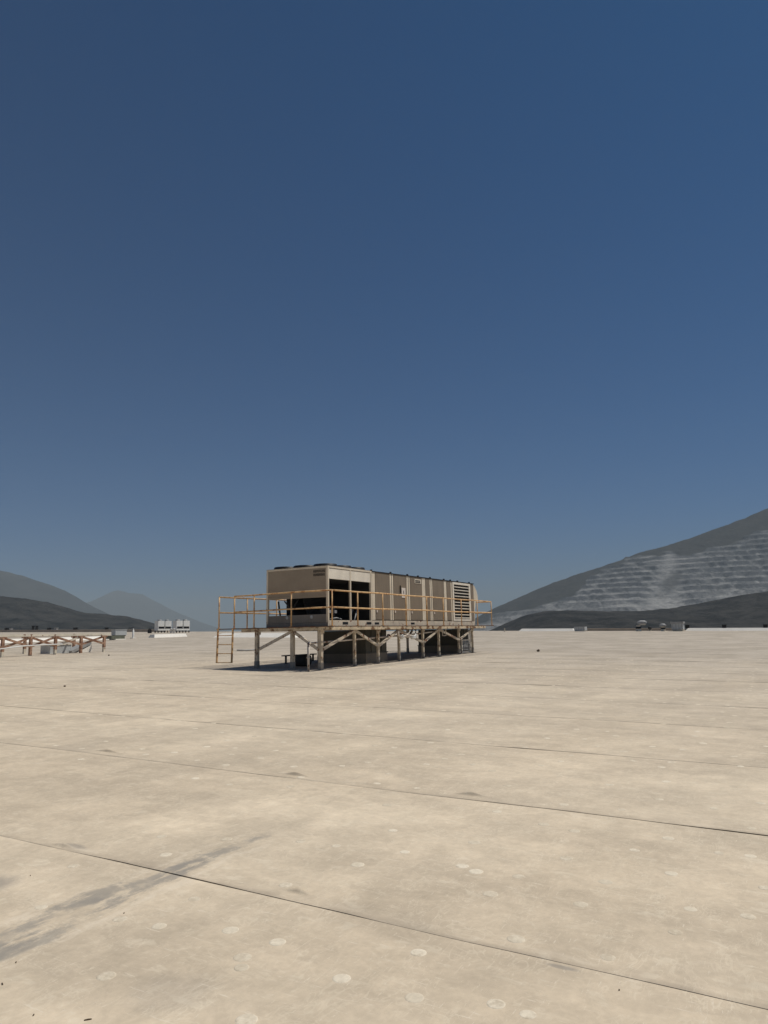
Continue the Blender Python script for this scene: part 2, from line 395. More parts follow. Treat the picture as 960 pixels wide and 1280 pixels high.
# same spacing just outside the frame
for X_ in np.arange(1.4, 5.7, .5):
    for Y_ in np.arange(-2, 7, .55):
        a, b = X_+rp.uniform(-.15, .15), Y_+rp.uniform(-.15, .15); q = proj(np.array([a, b, gz(a, b)]))
        if (q[1] > 1290 or q[0] < -15 or q[0] > 975) and rp.random() < .6: spots.append((a, b))
def sheet_of(x):
    for i in range(len(SEAMS)-1):
        if SEAMS[i] <= x < SEAMS[i+1]: return SEAMS[i], SEAMS[i+1]-SEAMS[i]
    return SEAMS[0], 2.6
def disc_bm(bm, cx, cy, cz, r, tilt=True, n=12, wob=None):
    pr = ((r*1.08, -.003), (r*.97, .0008), (r*.8, .0016), (r*.45, .0014))
    rings = []
    for rr, h in pr:
        rings.append([bm.verts.new((cx+rr*math.cos(6.2832*j/n), cy+rr*math.sin(6.2832*j/n), cz+h+(GX*rr*math.cos(6.2832*j/n)+GY*rr*math.sin(6.2832*j/n)))) for j in range(n)])
    for a in range(len(rings)-1):
        for j in range(n): bm.faces.new((rings[a][j], rings[a][(j+1) % n], rings[a+1][(j+1) % n], rings[a+1][j])).smooth = True
    bm.faces.new(rings[-1])
meshes = []
for r in (.036, .040, .043, .046):
    bm = bmesh.new(); disc_bm(bm, 0, 0, 0, r); me = bpy.data.meshes.new('fastener_plate'); bm.to_mesh(me); bm.free(); me.materials.append(M['disc']); meshes.append(me)
vis = sorted(spots, key=lambda s: s[0]**2+s[1]**2)
rest = bmesh.new()
for i, (a, b) in enumerate(vis):
    s0, wd = sheet_of(a)
    z = float(surf(np.array([a]), np.array([b]), s0, wd)[0]) + rp.uniform(-.0008, .001)
    if i < 290: share('fastener_plate', meshes[i % 4], roof, (a, b, z))
    else: disc_bm(rest, a, b, z, rp.uniform(.036, .048), n=8)
o = obj('fastener_plates', rest, 'disc', roof, recalc=False); o['kind'] = 'stuff'

# building body under the roof
bm = bmesh.new(); box(bm, XMIN+.4, XMAX-.4, YMIN+.4, YMAX-.4, -12, gz(XMIN, YMIN)-.4)
o = obj('building_wall', bm, 'tan_far'); o['kind'] = 'structure'

# ------------------------------------------------------------------ land and hills
k = NT('valley_ground'); p = k.pos()
c = k.mix(k.ramp(k.noise(p, .004, 6, .6), .35, .65), (.07, .062, .05), (.16, .135, .105))
M['land'] = k.done(c, .95, 0, .1)
bm = bmesh.new(); L = 10800
n_ = 20
vv = [[bm.verts.new((-L+2*L*i/n_, -L+2*L*j/n_, -12.)) for j in range(n_+1)] for i in range(n_+1)]
for i in range(n_):
    for j in range(n_): bm.faces.new((vv[i][j], vv[i+1][j], vv[i+1][j+1], vv[i][j+1]))
o = obj('ground', bm, 'land'); o['kind'] = 'structure'

def hill_mat(name, c1, c2, quarry=False, sc=.01):
    k = NT(name); p = k.pos()
    n = k.noise(p, sc, 8, .68); n2 = k.noise(p, sc*7, 5, .65)
    c = k.mix(k.ramp(k.math('ADD', k.math('MULTIPLY', n, .6), k.math('MULTIPLY', n2, .4)), .40, .60), c1, c2)
    if quarry:
        q = k.attr('quarry'); pl = k.attr('pale')
        rock = k.mix(k.ramp(k.noise(k.mapv(p, (1, 1, .35)), .09, 7, .75), .35, .65), (.048, .053, .061), (.105, .109, .117))
        c = k.mix(q, c, rock)
        plc = k.mix(k.ramp(n2, .35, .65), (.25, .245, .235), (.37, .365, .35))
        wz = k.attr('bench'); fr = k.math('FRACT', k.math('ADD', wz, k.math('MULTIPLY', k.math('SUBTRACT', k.noise(p, .05, 5, .65), .5), .28)))
        line = k.ramp(k.math('ABSOLUTE', k.math('SUBTRACT', fr, .13)), .09, .17, 1, 0)
        line = k.math('MULTIPLY', k.math('MULTIPLY', line, q), k.ramp(k.noise(k.mapv(p, (1, 1, 2.5)), .035, 5, .7), .36, .56, .25, .95))
        pl = k.math('MAXIMUM', k.math('MULTIPLY', pl, k.ramp(k.noise(k.mapv(p, (1, 1, .3)), .11, 6, .8), .34, .6, .25, 1)), line)
        c = k.mix(pl, c, plc)
    k.bump(n2, .6, 3.)
    return k.done(c, .95, 0, .05)
def crest_fn(pts, D):
    """crest pixels -> lateral position and height at forward distance D"""
    l, h = [], []
    for x, y in pts:
        d = ray(x, y); fw = d[0]*FH[0]+d[1]*FH[1]; la = d[0]*RH[0]+d[1]*RH[1]
        l.append(la/fw*D); h.append(EYE + d[2]/fw*D)
    return np.array(l), np.array(h)
def hill(name, pts, D, front, back, mat, nl=260, nt_=90, rough=.06, fine=40., seed=0., quarry=None, base=-13.):
    l, h = crest_fn(pts, D)
    ls = np.linspace(l[0], l[-1], nl); hs = np.interp(ls, l, h)
    ker = np.hanning(9); ker /= ker.sum(); hs = np.convolve(np.pad(hs, 4, mode='edge'), ker, 'valid')
    t = np.concatenate([np.linspace(-1, 0, nt_), np.linspace(0, 1, nt_//3+1)[1:]])
    Lg, T = np.meshgrid(ls, t, indexing='ij'); H = np.repeat(hs[:, None]-base, len(t), 1)
    dist = np.where(T < 0, T*front, T*back)
    prof = 1-np.abs(T)**np.where(T < 0, 1.12, 1.)
    gul = fbm(Lg/fine/6+seed, dist/fine/10+seed, 5, .55)-.5
    gul2 = np.abs(fbm(Lg/fine/3+seed*2, dist/fine/14, 4)-.5)
    amp = np.clip(-T*3, .05, 1)*np.clip((1-np.abs(T))*4, 0, 1)
    Z = H*prof + amp*(gul*rough*2.2*H - gul2*rough*2.*H) + (fbm(Lg/fine*1.5, dist/fine, 4)-.5)*fine*.10
    Z = np.maximum(Z, 0)
    attrs = {}
    P = np.stack([FH[0]*(D+dist)+RH[0]*Lg, FH[1]*(D+dist)+RH[1]*Lg, Z+base], -1)
    if quarry is not None:
        Lk, dk_, Zk = Lg/.5, dist/.5, Z/.5
        d_ = P - EP; dep = d_@F; PX = 480+FPX*(d_@R)/dep; PY = 640-FPX*(d_@U)/dep
        ub = np.interp(PX, [q[0] for q in quarry], [q[1] for q in quarry])
        nz = (fbm(Lk/90, Zk/60, 4)-.5)
        q = np.clip((PY-ub+nz*14)/3., 0, 1)*(T < 0)
        # unquarried spur left between the two cuts
        spur = np.clip(1.2-np.sqrt(((PX-836-(735-PY)*.55)/15)**2+((PY-728)/22)**2)*1.1+nz, 0, 1)
        q = q*(1-.7*np.clip(spur*1.5, 0, 1))
        step = 16.+0*Z
        wz = Z + (fbm(Lk/260+5, dk_/300, 3)-.5)*5 + .012*Lg
        ph = wz/step - np.floor(wz/step)
        ter = np.clip((ph-.12)/.38, 0, 1)*.93+ph*.07            # gentle tread, steep riser
        tz = (np.floor(wz/step)+ter)*step - (wz-Z)
        cone = np.clip(1.25-np.abs((PX-(838-(PY-690)*.10))/(8+(PY-690)*.30)), 0, 1)*(PY > 694)*(PX > 760)
        talus = np.clip((fbm(Lk/38+31, dk_/1400+3, 4)-.52)*8, 0, 1)
        strength = np.clip((fbm(Lk/140+2, Zk/90+4, 3)-.22)*6, 0, 1)*(1-.75*np.clip(cone*1.5, 0, 1))*(1-.45*talus)
        Z = Z*(1-q*strength) + tz*q*strength
        P[..., 2] = Z+base
        lowpale = np.clip((PY-np.interp(PX, [600, 690, 800, 830, 900, 960], [766, 752, 752, 742, 742, 728]))/4, 0, 1)
        phn = ph + (fbm(Lk/22+8, Zk/30, 4)-.5)*.18
        flat = np.clip((.22-np.abs(phn-.10))/.08, 0, 1)*(.45+.9*np.clip((fbm(Lk/60+12, Zk/40, 4)-.40)*5, 0, 1))
        right = np.clip((PX-850)/25, 0, 1)*.25
        pale = q*np.clip(talus*.40 + cone*.7 + lowpale*.45 + right*fbm(Lk/40, Zk/18, 4), 0, 1)
        attrs = {'quarry': q, 'pale': pale, 'bench': wz/step}
    o = grid_mesh(name, P, mat, None, attrs)
    o['kind'] = 'structure'
    return o
M['hill_near'] = hill_mat('scrub_hill', (.004, .0045, .005), (.044, .041, .037), sc=.035)
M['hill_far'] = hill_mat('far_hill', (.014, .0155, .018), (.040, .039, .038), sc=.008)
M['hill_quarry'] = hill_mat('quarry_hill', (.018, .020, .021), (.042, .041, .039), True, .02)
hill('hill', [(-420, 742), (-250, 733), (-100, 738), (0, 745), (30, 748), (60, 752.5), (85, 760), (105, 766), (130, 767.5), (155, 770), (180, 775.5), (200, 782), (225, 787), (250, 791.5), (285, 796), (330, 801)], 1050, 370, 370, M['hill_near'], 480, 160, .10, 16., 2.)
hill('hill', [(560, 800), (600, 793), (622, 784), (640, 775.5), (660, 768), (682, 763.5), (720, 763), (760, 764), (800, 764), (840, 760), (880, 753), (920, 745), (960, 739), (1040, 724), (1150, 712), (1300, 735), (1450, 770)], 850, 330, 350, M['hill_near'], 420, 140, .06, 13., 7.)
hill('mountain', [(540, 800), (575, 783), (612, 763), (650, 746), (690, 729), (720, 718.5), (750, 709), (785, 697), (796, 691.5), (830, 683), (865, 672), (900, 659), (930, 648), (960, 635), (1010, 612), (1080, 588), (1160, 580), (1250, 605), (1330, 660), (1420, 780)], 2000, 750, 650, M['hill_quarry'], 860, 640, .035, 25., 4.,
     quarry=[(540, 790), (615, 772), (650, 764), (690, 752), (722, 738), (735, 723), (762, 708), (790, 697), (800, 693), (838, 690), (850, 696), (866, 692), (885, 684), (925, 676), (940, 668), (960, 664), (1050, 650), (1100, 690), (1200, 790)])
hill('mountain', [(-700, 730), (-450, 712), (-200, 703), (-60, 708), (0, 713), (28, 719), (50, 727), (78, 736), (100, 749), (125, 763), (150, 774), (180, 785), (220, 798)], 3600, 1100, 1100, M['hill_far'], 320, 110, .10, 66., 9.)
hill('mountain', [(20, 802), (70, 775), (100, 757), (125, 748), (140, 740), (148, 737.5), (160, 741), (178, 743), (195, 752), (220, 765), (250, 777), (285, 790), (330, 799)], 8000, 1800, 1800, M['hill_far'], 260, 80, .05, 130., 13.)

# ------------------------------------------------------------------ main equipment platform
CX, CY = 19.065, 12.80; CZ = gz(CX, CY)
C = np.array([CX, CY, CZ])
HB, HD, HR = 1.26, 1.3925, 2.5425
def lg(b, a): return gz(CX+b, CY+a) - CZ          # roof level in platform coordinates
pl = thing('steel_platform', 'raised steel platform with yellow handrails, rusty beams and braced posts carrying the air conditioner', 'platform', tuple(C))
def bar(name, mat, parent, a, b, w_=.07, h_=.07):
    bm = bmesh.new(); prism(bm, a, b, w_, h_); return obj(name, bm, mat, parent)
def channel(name, mat, parent, a, b, depth, flange, side):
    """C-section beam from a to b, web on one side"""
    bm = bmesh.new(); a, b = Vector(a), Vector(b); s = Vector(side)
    prism(bm, a, b, .012, depth)
    up = Vector((0, 0, depth/2-.006))
    for q in (up, -up): prism(bm, a+q+s*flange/2, b+q+s*flange/2, flange, .012)
    return obj(name, bm, mat, parent)
dk = HD-.03; bd = dk-HB; bz = (HB+dk)/2
def bpx(x, a, y=760): return float((on_y(x, y, CY+a)-C)[0])
# deck plates, one per bay
ed = [-.05, 1.7, 3.5, 5.3, 7.1, 8.9, 10.7, 12.3, 13.75]
for i in range(8): bobj('deck_plate', 'deck', pl, (max(ed[i]+.004, .42), ed[i+1]-.004, .44, 3.02, dk, HD))
def grating(x0, x1, y0, y1, along=0):
    bm = bmesh.new()
    if along == 0:
        y = y0+.02
        while y < y1-.02: box(bm, x0+.02, x1-.02, y, y+.02, dk+.004, HD-.003); y += .10
        for x in (x0+.004, x1-.02): box(bm, x, x+.016, y0, y1, dk, HD-.001)
    else:
        x = x0+.02
        while x < x1-.02: box(bm, x, x+.02, y0+.02, y1-.02, dk+.004, HD-.003); x += .10
        for y in (y0, y1-.016): box(bm, x0, x1, y, y+.016, dk, HD-.001)
    return obj('grating', bm, 'deck', pl)
for i in range(8):
    grating(max(ed[i], .41) if i else ed[i], ed[i+1], -.05, .43); grating(ed[i], ed[i+1], 3.03, 4.78)
grating(-.05, .40, .44, 3.02, 1)
channel('beam', 'beam', pl, (-.04, -.02, bz), (12.75, -.02, bz), bd, .06, (0, 1, 0))
channel('beam', 'beam', pl, (-.0, .06, bz), (-.0, 3.7, bz), bd, .06, (1, 0, 0))
for a in (.5164, 3.1): channel('beam', 'beam', pl, (.08, a, bz), (12.7, a, bz), bd-.004, .05, (0, 1, 0))
for b in (1.6, 3.3, 5.0, 6.8, 8.5, 10.3, 12.0, 12.7): channel('joist', 'beam', pl, (b, .06, bz), (b, 3.7, bz), bd-.01, .05, (1, 0, 0))
POSTB = [.098, 2.12, 3.71, 5.28, 7.30, 8.78, 10.85, 12.39]
POSTA = [.5164, 1.62, 3.1]
def post(b, a, mat='post'):
    g = lg(b, a); bm = bmesh.new(); hw = .058 if abs(b-.098) < .01 else .042; box(bm, b-hw, b+hw, a-hw, a+hw, g+.012, HB+.002)
    o = obj('post', bm, mat, pl)
    bobj('base_plate', 'foot', o, (b-.10, b+.10, a-.10, a+.10, g, g+.014), (b-hw-.006, b+hw+.006, a-hw-.006, a+hw+.006, g+.014, g+.24))
    bobj('gusset', mat, o, (b-.11, b+.11, a-hw-.010, a-hw-.002, HB-.10, HB))
for b in POSTB: post(b, .5164)
for a in POSTA[1:]: post(.098, a)
for b in (3.71, 7.3, 10.85, 12.39): post(b, 3.1)
LOW = .64
for i in range(7):
    lo, hi = (i, i+1) if i % 2 == 0 else (i+1, i)
    sg = 1 if i % 2 == 0 else -1
    a = .5164
    bar('brace', 'brace', pl, (POSTB[lo]+sg*.06, a-.02, lg(POSTB[lo], a)+LOW), (POSTB[hi]-sg*.05, a-.02, HB-.03), .06, .085)
bar('brace', 'brace', pl, (.08, .58, lg(0, .5)+LOW), (.08, 1.57, HB-.03), .06, .085)
bar('brace', 'brace', pl, (.08, 2.98, lg(0, 3)+LOW), (.08, 1.67, HB-.03), .06, .085)
for b0, b1 in ((3.71, 7.3), (7.3, 10.85)):
    bm_ = (b0+b1)/2
    bar('brace', 'brace', pl, (b1-.5, 3.1, HB-.03), (b1-.03, 3.1, .88), .06, .085); bar('brace', 'brace', pl, (b1+.5, 3.1, HB-.03), (b1+.03, 3.1, .88), .06, .085)
# handrails
RP = [-.0, 1.53, 3.21, 4.96, 6.71, 8.24, 10.08, 11.89, 13.63]
def rail_post(b, a, top=HR):
    bm = bmesh.new(); tube(bm, [(b, a, HD), (b, a, top-.02)], .024, 8); o = obj('railing_post', bm, 'yellow', pl)
    bobj('foot_plate', 'yellow', o, (b-.05, b+.05, a-.05, a+.05, HD, HD+.01))
def rail(pts, r=.026):
    bm = bmesh.new(); tube(bm, pts, r, 8); obj('handrail', bm, 'yellow', pl)
for b in RP: rail_post(b, 0)
for a in (1.6, 3.16, 4.03): rail_post(0, a, HR-.02 if a > 3 else HR)
rail_post(0, 4.72, HR-.04)
for b in (1.48, 3.2, 5., 6.75, 8.4, 10.1, 11.9, 13.63): rail_post(b, 4.72, HR-.04)
for a in (1.6, 3.16): rail_post(13.63, a)
for z in (HR-.026, HD+.585):
    dz = [(random.uniform(-.012, .012)) for _ in RP]
    rail([(b, 0, z+d) for b, d in zip(RP, dz)])
    rail([(0, 0, z+dz[0]), (0, 1.6, z-.006), (0, 3.16, z-.03), (0, 4.03, z-.035)])
    rail([(0, 4.72, z-.03), (5, 4.72, z-.025), (13.63, 4.72, z-.02)])
    rail([(13.63, 0, z+dz[-1]), (13.63, 4.72, z-.02)])
# ladder hanging from the landing
ld = bpy.data.objects.new('ladder', None); COL.objects.link(ld); ld.parent = pl; ld['label'] = 'short yellow ladder hanging from the platform landing'
zl = float((on_x(282, 828.7, CX-.06)-C)[2])
for a in (4.03, 4.70):
    bm = bmesh.new(); prism(bm, (-.06, a, HD-.005), (-.10, a, zl), .04, .055); obj('stringer', bm, 'yellow', ld)
for i in range(4):
    z = zl+.012+i*(HD-.17-zl)/3.25; x = -.10+.04*(z-zl)/(HD-zl)
    bm = bmesh.new(); tube(bm, [(x, 4.05, z), (x, 4.68, z)], .016, 6); obj('rung', bm, 'yellow', ld)

# ------------------------------------------------------------------ air conditioner on the platform
ac = thing('rooftop_air_conditioner', 'long tan rooftop air conditioner with round top fans, standing on the steel platform', 'air conditioner', (CX+.435-1.0245*.009, CY+.45-1.0235*.153, CZ+HD*(1-1.030)))
ac.scale = (1.0245, 1.0235, 1.030)
A0, A1, B0, BM, B1 = .153, 2.634, .01, 2.74, 11.90
Z0, ZT = HD, 3.30
ZB = 1.575
# condenser section: open frame with panels
bm = bmesh.new(); box(bm, B0, BM, A0, A0+.07, Z0, ZB); box(bm, B0, B0+.07, A0+.07, A1-.07, Z0, ZB-.12); box(bm, B0, BM, A1-.07, A1, Z0, ZB)
br = obj('base_rail', bm, 'base', ac)
for b in (.85, 2.35): bobj('fork_slot', 'black', br, (b, b+.32, A0-.004, A0+.02, Z0+.05, Z0+.13))
bm = bmesh.new()
for b, a in ((B0, A0), (B0, A1-.07), (BM-.07, A0), (BM-.07, A1-.07)): box(bm, b, b+.07, a, a+.07, ZB-.0, ZT-.07)
box(bm, B0, BM, A0, A0+.07, ZT-.07, ZT-.012); box(bm, B0, BM, A1-.07, A1, ZT-.07, ZT-.012); box(bm, B0, B0+.07, A0+.07, A1-.07, ZT-.07, ZT-.012)
box(bm, 1.34, 1.40, A0+.004, A0+.06, ZB, ZT-.07)
obj('frame', bm, 'tan_light', ac)
for b0, b1 in ((.085, 1.335), (1.405, 2.665)):
    bm = bmesh.new(); box(bm, b0, b1, A0+.012, A0+.04, 2.885, ZT-.085); obj('access_panel', bm, 'white_frame', ac)
bobj('end_panel', 'tan_dark', ac, (B0+.012, B0+.05, A0+.075, A1-.075, 2.372, ZT-.075))
bobj('end_trim', 'tan_dark', ac, (B0-.004, B0+.05, A0+.075, A1-.075, 2.30, 2.37))
bobj('end_panel', 'grey_panel', ac, (B0+.006, B0+.045, A0+.075, A1-.075, ZB-.06, 1.765))
bobj('end_panel', 'grey_panel', ac, (B0-.002, B0+.04, A0+.02, A1-.02, Z0+.005, ZB-.065))
for a in (.80, 1.78):
    bm = bmesh.new(); lathe(bm, ((.0005, .012), (.045, .012), (.055, 0)), 0, 0, 14)
    bmesh.ops.rotate(bm, verts=bm.verts[:], cent=(0, 0, 0), matrix=Matrix.Rotation(-math.pi/2, 3, 'Y')); bmesh.ops.translate(bm, verts=bm.verts[:], vec=(B0+.006, a, 1.69)); obj('round_cover', bm, 'galv_pale', ac)
# top of the condenser and its fans
bobj('top_panel', 'tan_dark', ac, (B0+.002, BM, A0+.002, A1-.002, ZT-.012, ZT))
fan = None
for b in (.50, 1.37, 2.24):
    for a in (.58, 1.394, 2.21):
        bm = bmesh.new()
        lathe(bm, ((.40, 0), (.385, .08), (.36, .092), (.34, .08), (.335, -.04)), b, a, 26, ZT)
        fo = obj('fan', bm, 'black', ac, recalc=True)
        bm = bmesh.new()
        for r in (.09, .16, .23, .30): lathe(bm, ((r, .070), (r+.008, .074), (r, .078)), b, a, 20, ZT)
        for j in range(8):
            t = j*math.pi/4; prism(bm, (b+.05*math.cos(t), a+.05*math.sin(t), ZT+.074), (b+.352*math.cos(t), a+.352*math.sin(t), ZT+.08), .008, .008)
        obj('guard', bm, 'black', fo)
        bm = bmesh.new(); lathe(bm, ((.001, .05), (.06, .045), (.07, -.03)), b, a, 12, ZT)
        for j in range(4):
            t = j*math.pi/2; d = Vector((math.cos(t), math.sin(t), 0)); s = Vector((-math.sin(t), math.cos(t), 0))
            q = [Vector((b, a, ZT+.01))+d*.06-s*.04, Vector((b, a, ZT+.01))+d*.32-s*.10-Vector((0, 0, .03)), Vector((b, a, ZT+.03))+d*.32+s*.10, Vector((b, a, ZT+.02))+d*.06+s*.04]
            bm.faces.new([bm.verts.new(v) for v in q])
        obj('blades', bm, 'black', fo)
# inside: floor, dividing wall, coils, compressors and pipes
bobj('floor_pan', 'dark', ac, (B0+.07, BM-.02, A0+.07, A1-.07, Z0+.02, Z0+.05))
bobj('dividing_wall', 'dark', ac, (BM-.06, BM-.03, A0+.07, A1-.07, Z0+.05, ZT-.08))
for s in (1,):
    bm = bmesh.new()
    for i in range(22):
        b = .95+i*.078
        prism(bm, (b, 1.55, 1.62), (b, 2.05, 3.05), .05, .04, (1, 0, 0))
    obj('coil', bm, 'coil', ac)
bobj('coil_back', 'dark', ac, (.42, 2.64, 2.07, 2.11, 1.46, 3.1))
bobj('inner_shroud', 'dark', ac, (B0+.09, BM-.07, A0+.10, A1-.1, ZT-.42, ZT-.40))
for (b, a) in ((.52, .62), (.93, .66)):
    bm = bmesh.new(); lathe(bm, ((.001, .64), (.07, .63), (.13, .56), (.14, .50), (.14, .06), (.15, .03), (.15, 0)), b, a, 16, Z0+.05); co = obj('compressor', bm, 'black', ac)
    bm = bmesh.new(); lathe(bm, ((.145, 0), (.150, .02), (.145, .04)), b, a, 16, Z0+.60-.02); obj('band', bm, 'comp', co)
    bm = bmesh.new(); box(bm, b-.07, b+.07, a-.19, a-.13, Z0+.42, Z0+.52); obj('terminal_box', bm, 'comp', co)
for i, pts in enumerate(([(1.75, .45, 1.6), (2.05, .6, 1.75), (2.35, .7, 2.0), (2.6, .8, 2.05)], [(1.95, .4, 1.58), (2.2, .5, 1.75), (2.45, .6, 1.98)], [(.6, .5, 1.62), (.9, .42, 1.66), (1.3, .5, 1.62)])):
    bm = bmesh.new(); tube(bm, pts, .022, 8); obj('refrigerant_pipe', bm, 'galv', ac)
for pts in ([(.10, 1.95, 2.24), (.35, 1.7, 1.78)], [(.10, 2.2, 2.24), (.16, 2.14, 1.6)], [(.4, 1.6, 2.3), (.2, 1.95, 1.6)]):
    bm = bmesh.new(); prism(bm, pts[0], pts[1], .04, .04); obj('inner_strut', bm, 'black', ac)
# air handling sections: casing, panels with frames
bm = bmesh.new(); box(bm, BM, B1, A0+.03, A1-.03, ZB, ZT-.03); obj('casing', bm, 'tan_dark', ac)
bobj('base_rail', 'base', ac, (BM+.01, B1, A0, A0+.08, Z0, ZB), (BM+.01, B1, A1-.08, A1, Z0, ZB), (B1-.08, B1, A0+.08, A1-.08, Z0, ZB))
bobj('base_rail', 'base', ac, (BM+.05, B1-.08, A0+.3, A1-.3, Z0, ZB))
for b in (5.62, 2.9): bobj('fork_slot', 'black', ac, (b, b+.30, A0-.004, A0+.02, Z0+.05, Z0+.12))
bobj('top_panel', 'tan_dark', ac, (BM+.004, B1+.02, A0+.0, A1, ZT-.03, ZT-.008))
bobj('top_flashing', 'black', ac, (BM+.03, B1+.03, A0-.015, A0-.001, ZT-.035, ZT-.004))
STR = [(2.76, 2.97), (4.05, 4.30), (5.36, 5.62), (6.66, 6.95), (7.36, 7.60), (8.72, 8.95), (9.40, 9.50)]
for b0, b1 in STR: bobj('frame_strip', 'tan_light', ac, (b0, b1, A0+.006, A0+.03, ZB+.02, ZT-.04))
PAN = [(2.98, 4.04), (4.31, 5.35), (5.63, 6.65), (6.96, 7.35), (7.61, 8.71), (8.96, 9.39)]
for b0, b1 in PAN:
    bm = bmesh.new(); box(bm, b0+.01, b1-.01, A0+.0, A0+.03, ZB+.03, ZT-.06); bmesh.ops.bevel(bm, geom=[e for e in bm.edges], offset=.008, segments=1, affect='EDGES'); po = obj('side_panel', bm, 'tan', ac)
    if b1-b0 > .6:
        bobj('latch', 'plate', po, (b0+.05, b0+.11, A0-.02, A0-.0, 1.86, 1.94))
for b in (2.74, 4.18, 5.50, 7.48): bobj('joint_strip', 'ink', ac, (b-.012, b+.012, A0+.001, A0+.032, ZB+.02, ZT-.02))
bobj('bottom_trim', 'ink', ac, (BM+.04, 9.5, A0+.002, A0+.03, ZB+.003, ZB+.018))
for b in (2.78, 4.18, 5.5, 6.4, 7.48, 8.8, 9.45, 10.2, 11.5): bobj('lifting_bolt', 'black', ac, (b-.03, b+.03, A0+.01, A0+.07, ZT-.008, ZT+.045))
# label plates and print
bobj('paper_notice', 'plate', ac, (4.92, 5.22, A0-.014, A0-.002, 2.43, 2.80))
bobj('notice_mark', 'ink', ac, (5.05, 5.09, A0-.019, A0-.015, 2.58, 2.70))
bobj('lamp_bracket', 'ink', ac, (4.80, 4.84, A0-.03, A0-.001, 2.60, 2.88))
npl = bobj('name_plate', 'tan_light', ac, (6.0, 6.56, A0-.012, A0-.001, 3.02, 3.19))
def glyphs(parent, strokes, fn):
    bm = bmesh.new()
    for s in strokes: box(bm, *fn(*s))
    return obj('print_mark', bm, 'ink', parent)
gl = []
rp = random.Random(4); x_ = 0.
for row in range(2):
    x_ = 0
    while x_ < .42:
        w_ = rp.uniform(.03, .07); gl.append((x_, x_+w_, row*.06, row*.06+.042)); x_ += w_+rp.uniform(.012, .02)
glyphs(npl, gl, lambda a, b, c_, d: (6.06+a, 6.06+b, A0-.016, A0-.0121, 3.045+c_, 3.045+d))
# dark two-line lettering on the end panel, too small in the photograph to read
gl = []
for row, (n1, off) in enumerate(((8, 0.), (8, 0.))):
    x_ = 0.
    for i in range(n1):
        w_ = rp.uniform(.035, .05)
        z0 = row*.115
        gl.append((x_, x_+.014, z0, z0+.085)); gl.append((x_+.0141, x_+w_-.0141, z0+(.0 if i % 2 else .036), z0+(.018 if i % 2 else .054))); gl.append((x_+w_-.014, x_+w_, z0, z0+.085))
        x_ += w_+.014
glyphs(ac, gl, lambda a, b, c_, d: (B0+.0075, B0+.0115, .72-b, .72-a, 2.98+c_, 2.98+d))
# louvre at the far end
lv = bobj('louvre', 'white_frame', ac, (9.56, 9.70, A0-.012, A0+.03, ZB+.02, ZT-.05), (11.36, 11.50, A0-.012, A0+.03, ZB+.02, ZT-.05), (9.70, 11.36, A0-.012, A0+.03, ZB+.02, ZB+.13), (9.70, 11.36, A0-.012, A0+.03, ZT-.14, ZT-.05))
bobj('louvre_shade_sheet', 'dark', ac, (9.70, 11.36, A0+.0285, A0+.0295, ZB+.13, ZT-.14))  # dark sheet on the casing stands in for shade between the blades
nb = 11; zz0, zz1 = ZB+.13, ZT-.14; pt = (zz1-zz0)/nb
for i in range(nb):
    z = zz0+pt*i
    bm = bmesh.new(); v = [bm.verts.new(q) for q in ((9.70, A0-.03, z+.004), (11.36, A0-.03, z+.004), (11.36, A0-.03, z+.04), (9.70, A0-.03, z+.04), (9.70, A0+.028, z+.044), (11.36, A0+.028, z+.044), (11.36, A0+.028, z+.034), (9.70, A0+.028, z+.034))]
    for f in ((0, 1, 2, 3), (3, 2, 5, 4), (4, 5, 6, 7), (7, 6, 1, 0), (0, 3, 4, 7), (1, 6, 5, 2)): bm.faces.new([v[j] for j in f])
    obj('louvre_blade', bm, 'white_frame', lv)
bobj('side_panel', 'tan', ac, (11.52, B1, A0+.004, A0+.03, ZB+.02, ZT-.05))
# sloped rain hood and end wall
bm = bmesh.new()
pf = [(B1, ZT-.06), (B1+.22, ZT-.10), (B1+.48, ZT-.33), (B1+.60, ZT-.55), (B1+.60, ZT-.80), (B1+.35, ZT-.85), (B1+.18, ZT-1.2), (B1+.14, Z0+.05), (B1, Z0+.05)]
s = [[bm.verts.new((b, a, z)) for b, z in pf] for a in (A0+.05, A1-.05)]
for i in range(len(pf)): bm.faces.new((s[0][i], s[0][(i+1) % len(pf)], s[1][(i+1) % len(pf)], s[1][i]))
bm.faces.new(s[0]); bm.faces.new(s[1][::-1])
obj('rain_hood', bm, 'tan_light', ac)

# ------------------------------------------------------------------ under the platform
def duct(name, label, b0, b1, a0, a1):
    d = thing(name, label, 'duct', (CX+(b0+b1)/2, CY+(a0+a1)/2, gz(CX+(b0+b1)/2, CY+(a0+a1)/2)))
    ob, oa = (b0+b1)/2, (a0+a1)/2; g = d.location.z - CZ
    top = HB - .002 - g - .012; hb, ha = (b1-b0)/2, (a1-a0)/2
    bobj('duct_wall', 'duct', d, (-hb, hb, -ha, ha, .33, top))
    bobj('curb', 'curb', d, (-hb-.02, hb+.02, -ha-.02, ha+.02, -.05, .33))
    bobj('flange', 'duct', d, (-hb-.04, hb+.04, -ha-.04, ha+.04, .335, .37))
    for i in range(1, 4):
        bobj('stiffener', 'duct', d, (-hb+2*hb*i/4-.012, -hb+2*hb*i/4+.012, -ha-.025, -ha-.001, .38, top-.01), )
duct('supply_duct', 'wide boxy olive duct dropping into the roof under the fan end of the platform', bpx(457, .9, 800), bpx(483, .9, 800), .9, 2.75)
duct('return_duct', 'boxy olive duct dropping into the roof under the louvred end of the platform', bpx(574, .9, 800), bpx(586, .9, 800), .9, 3.0)
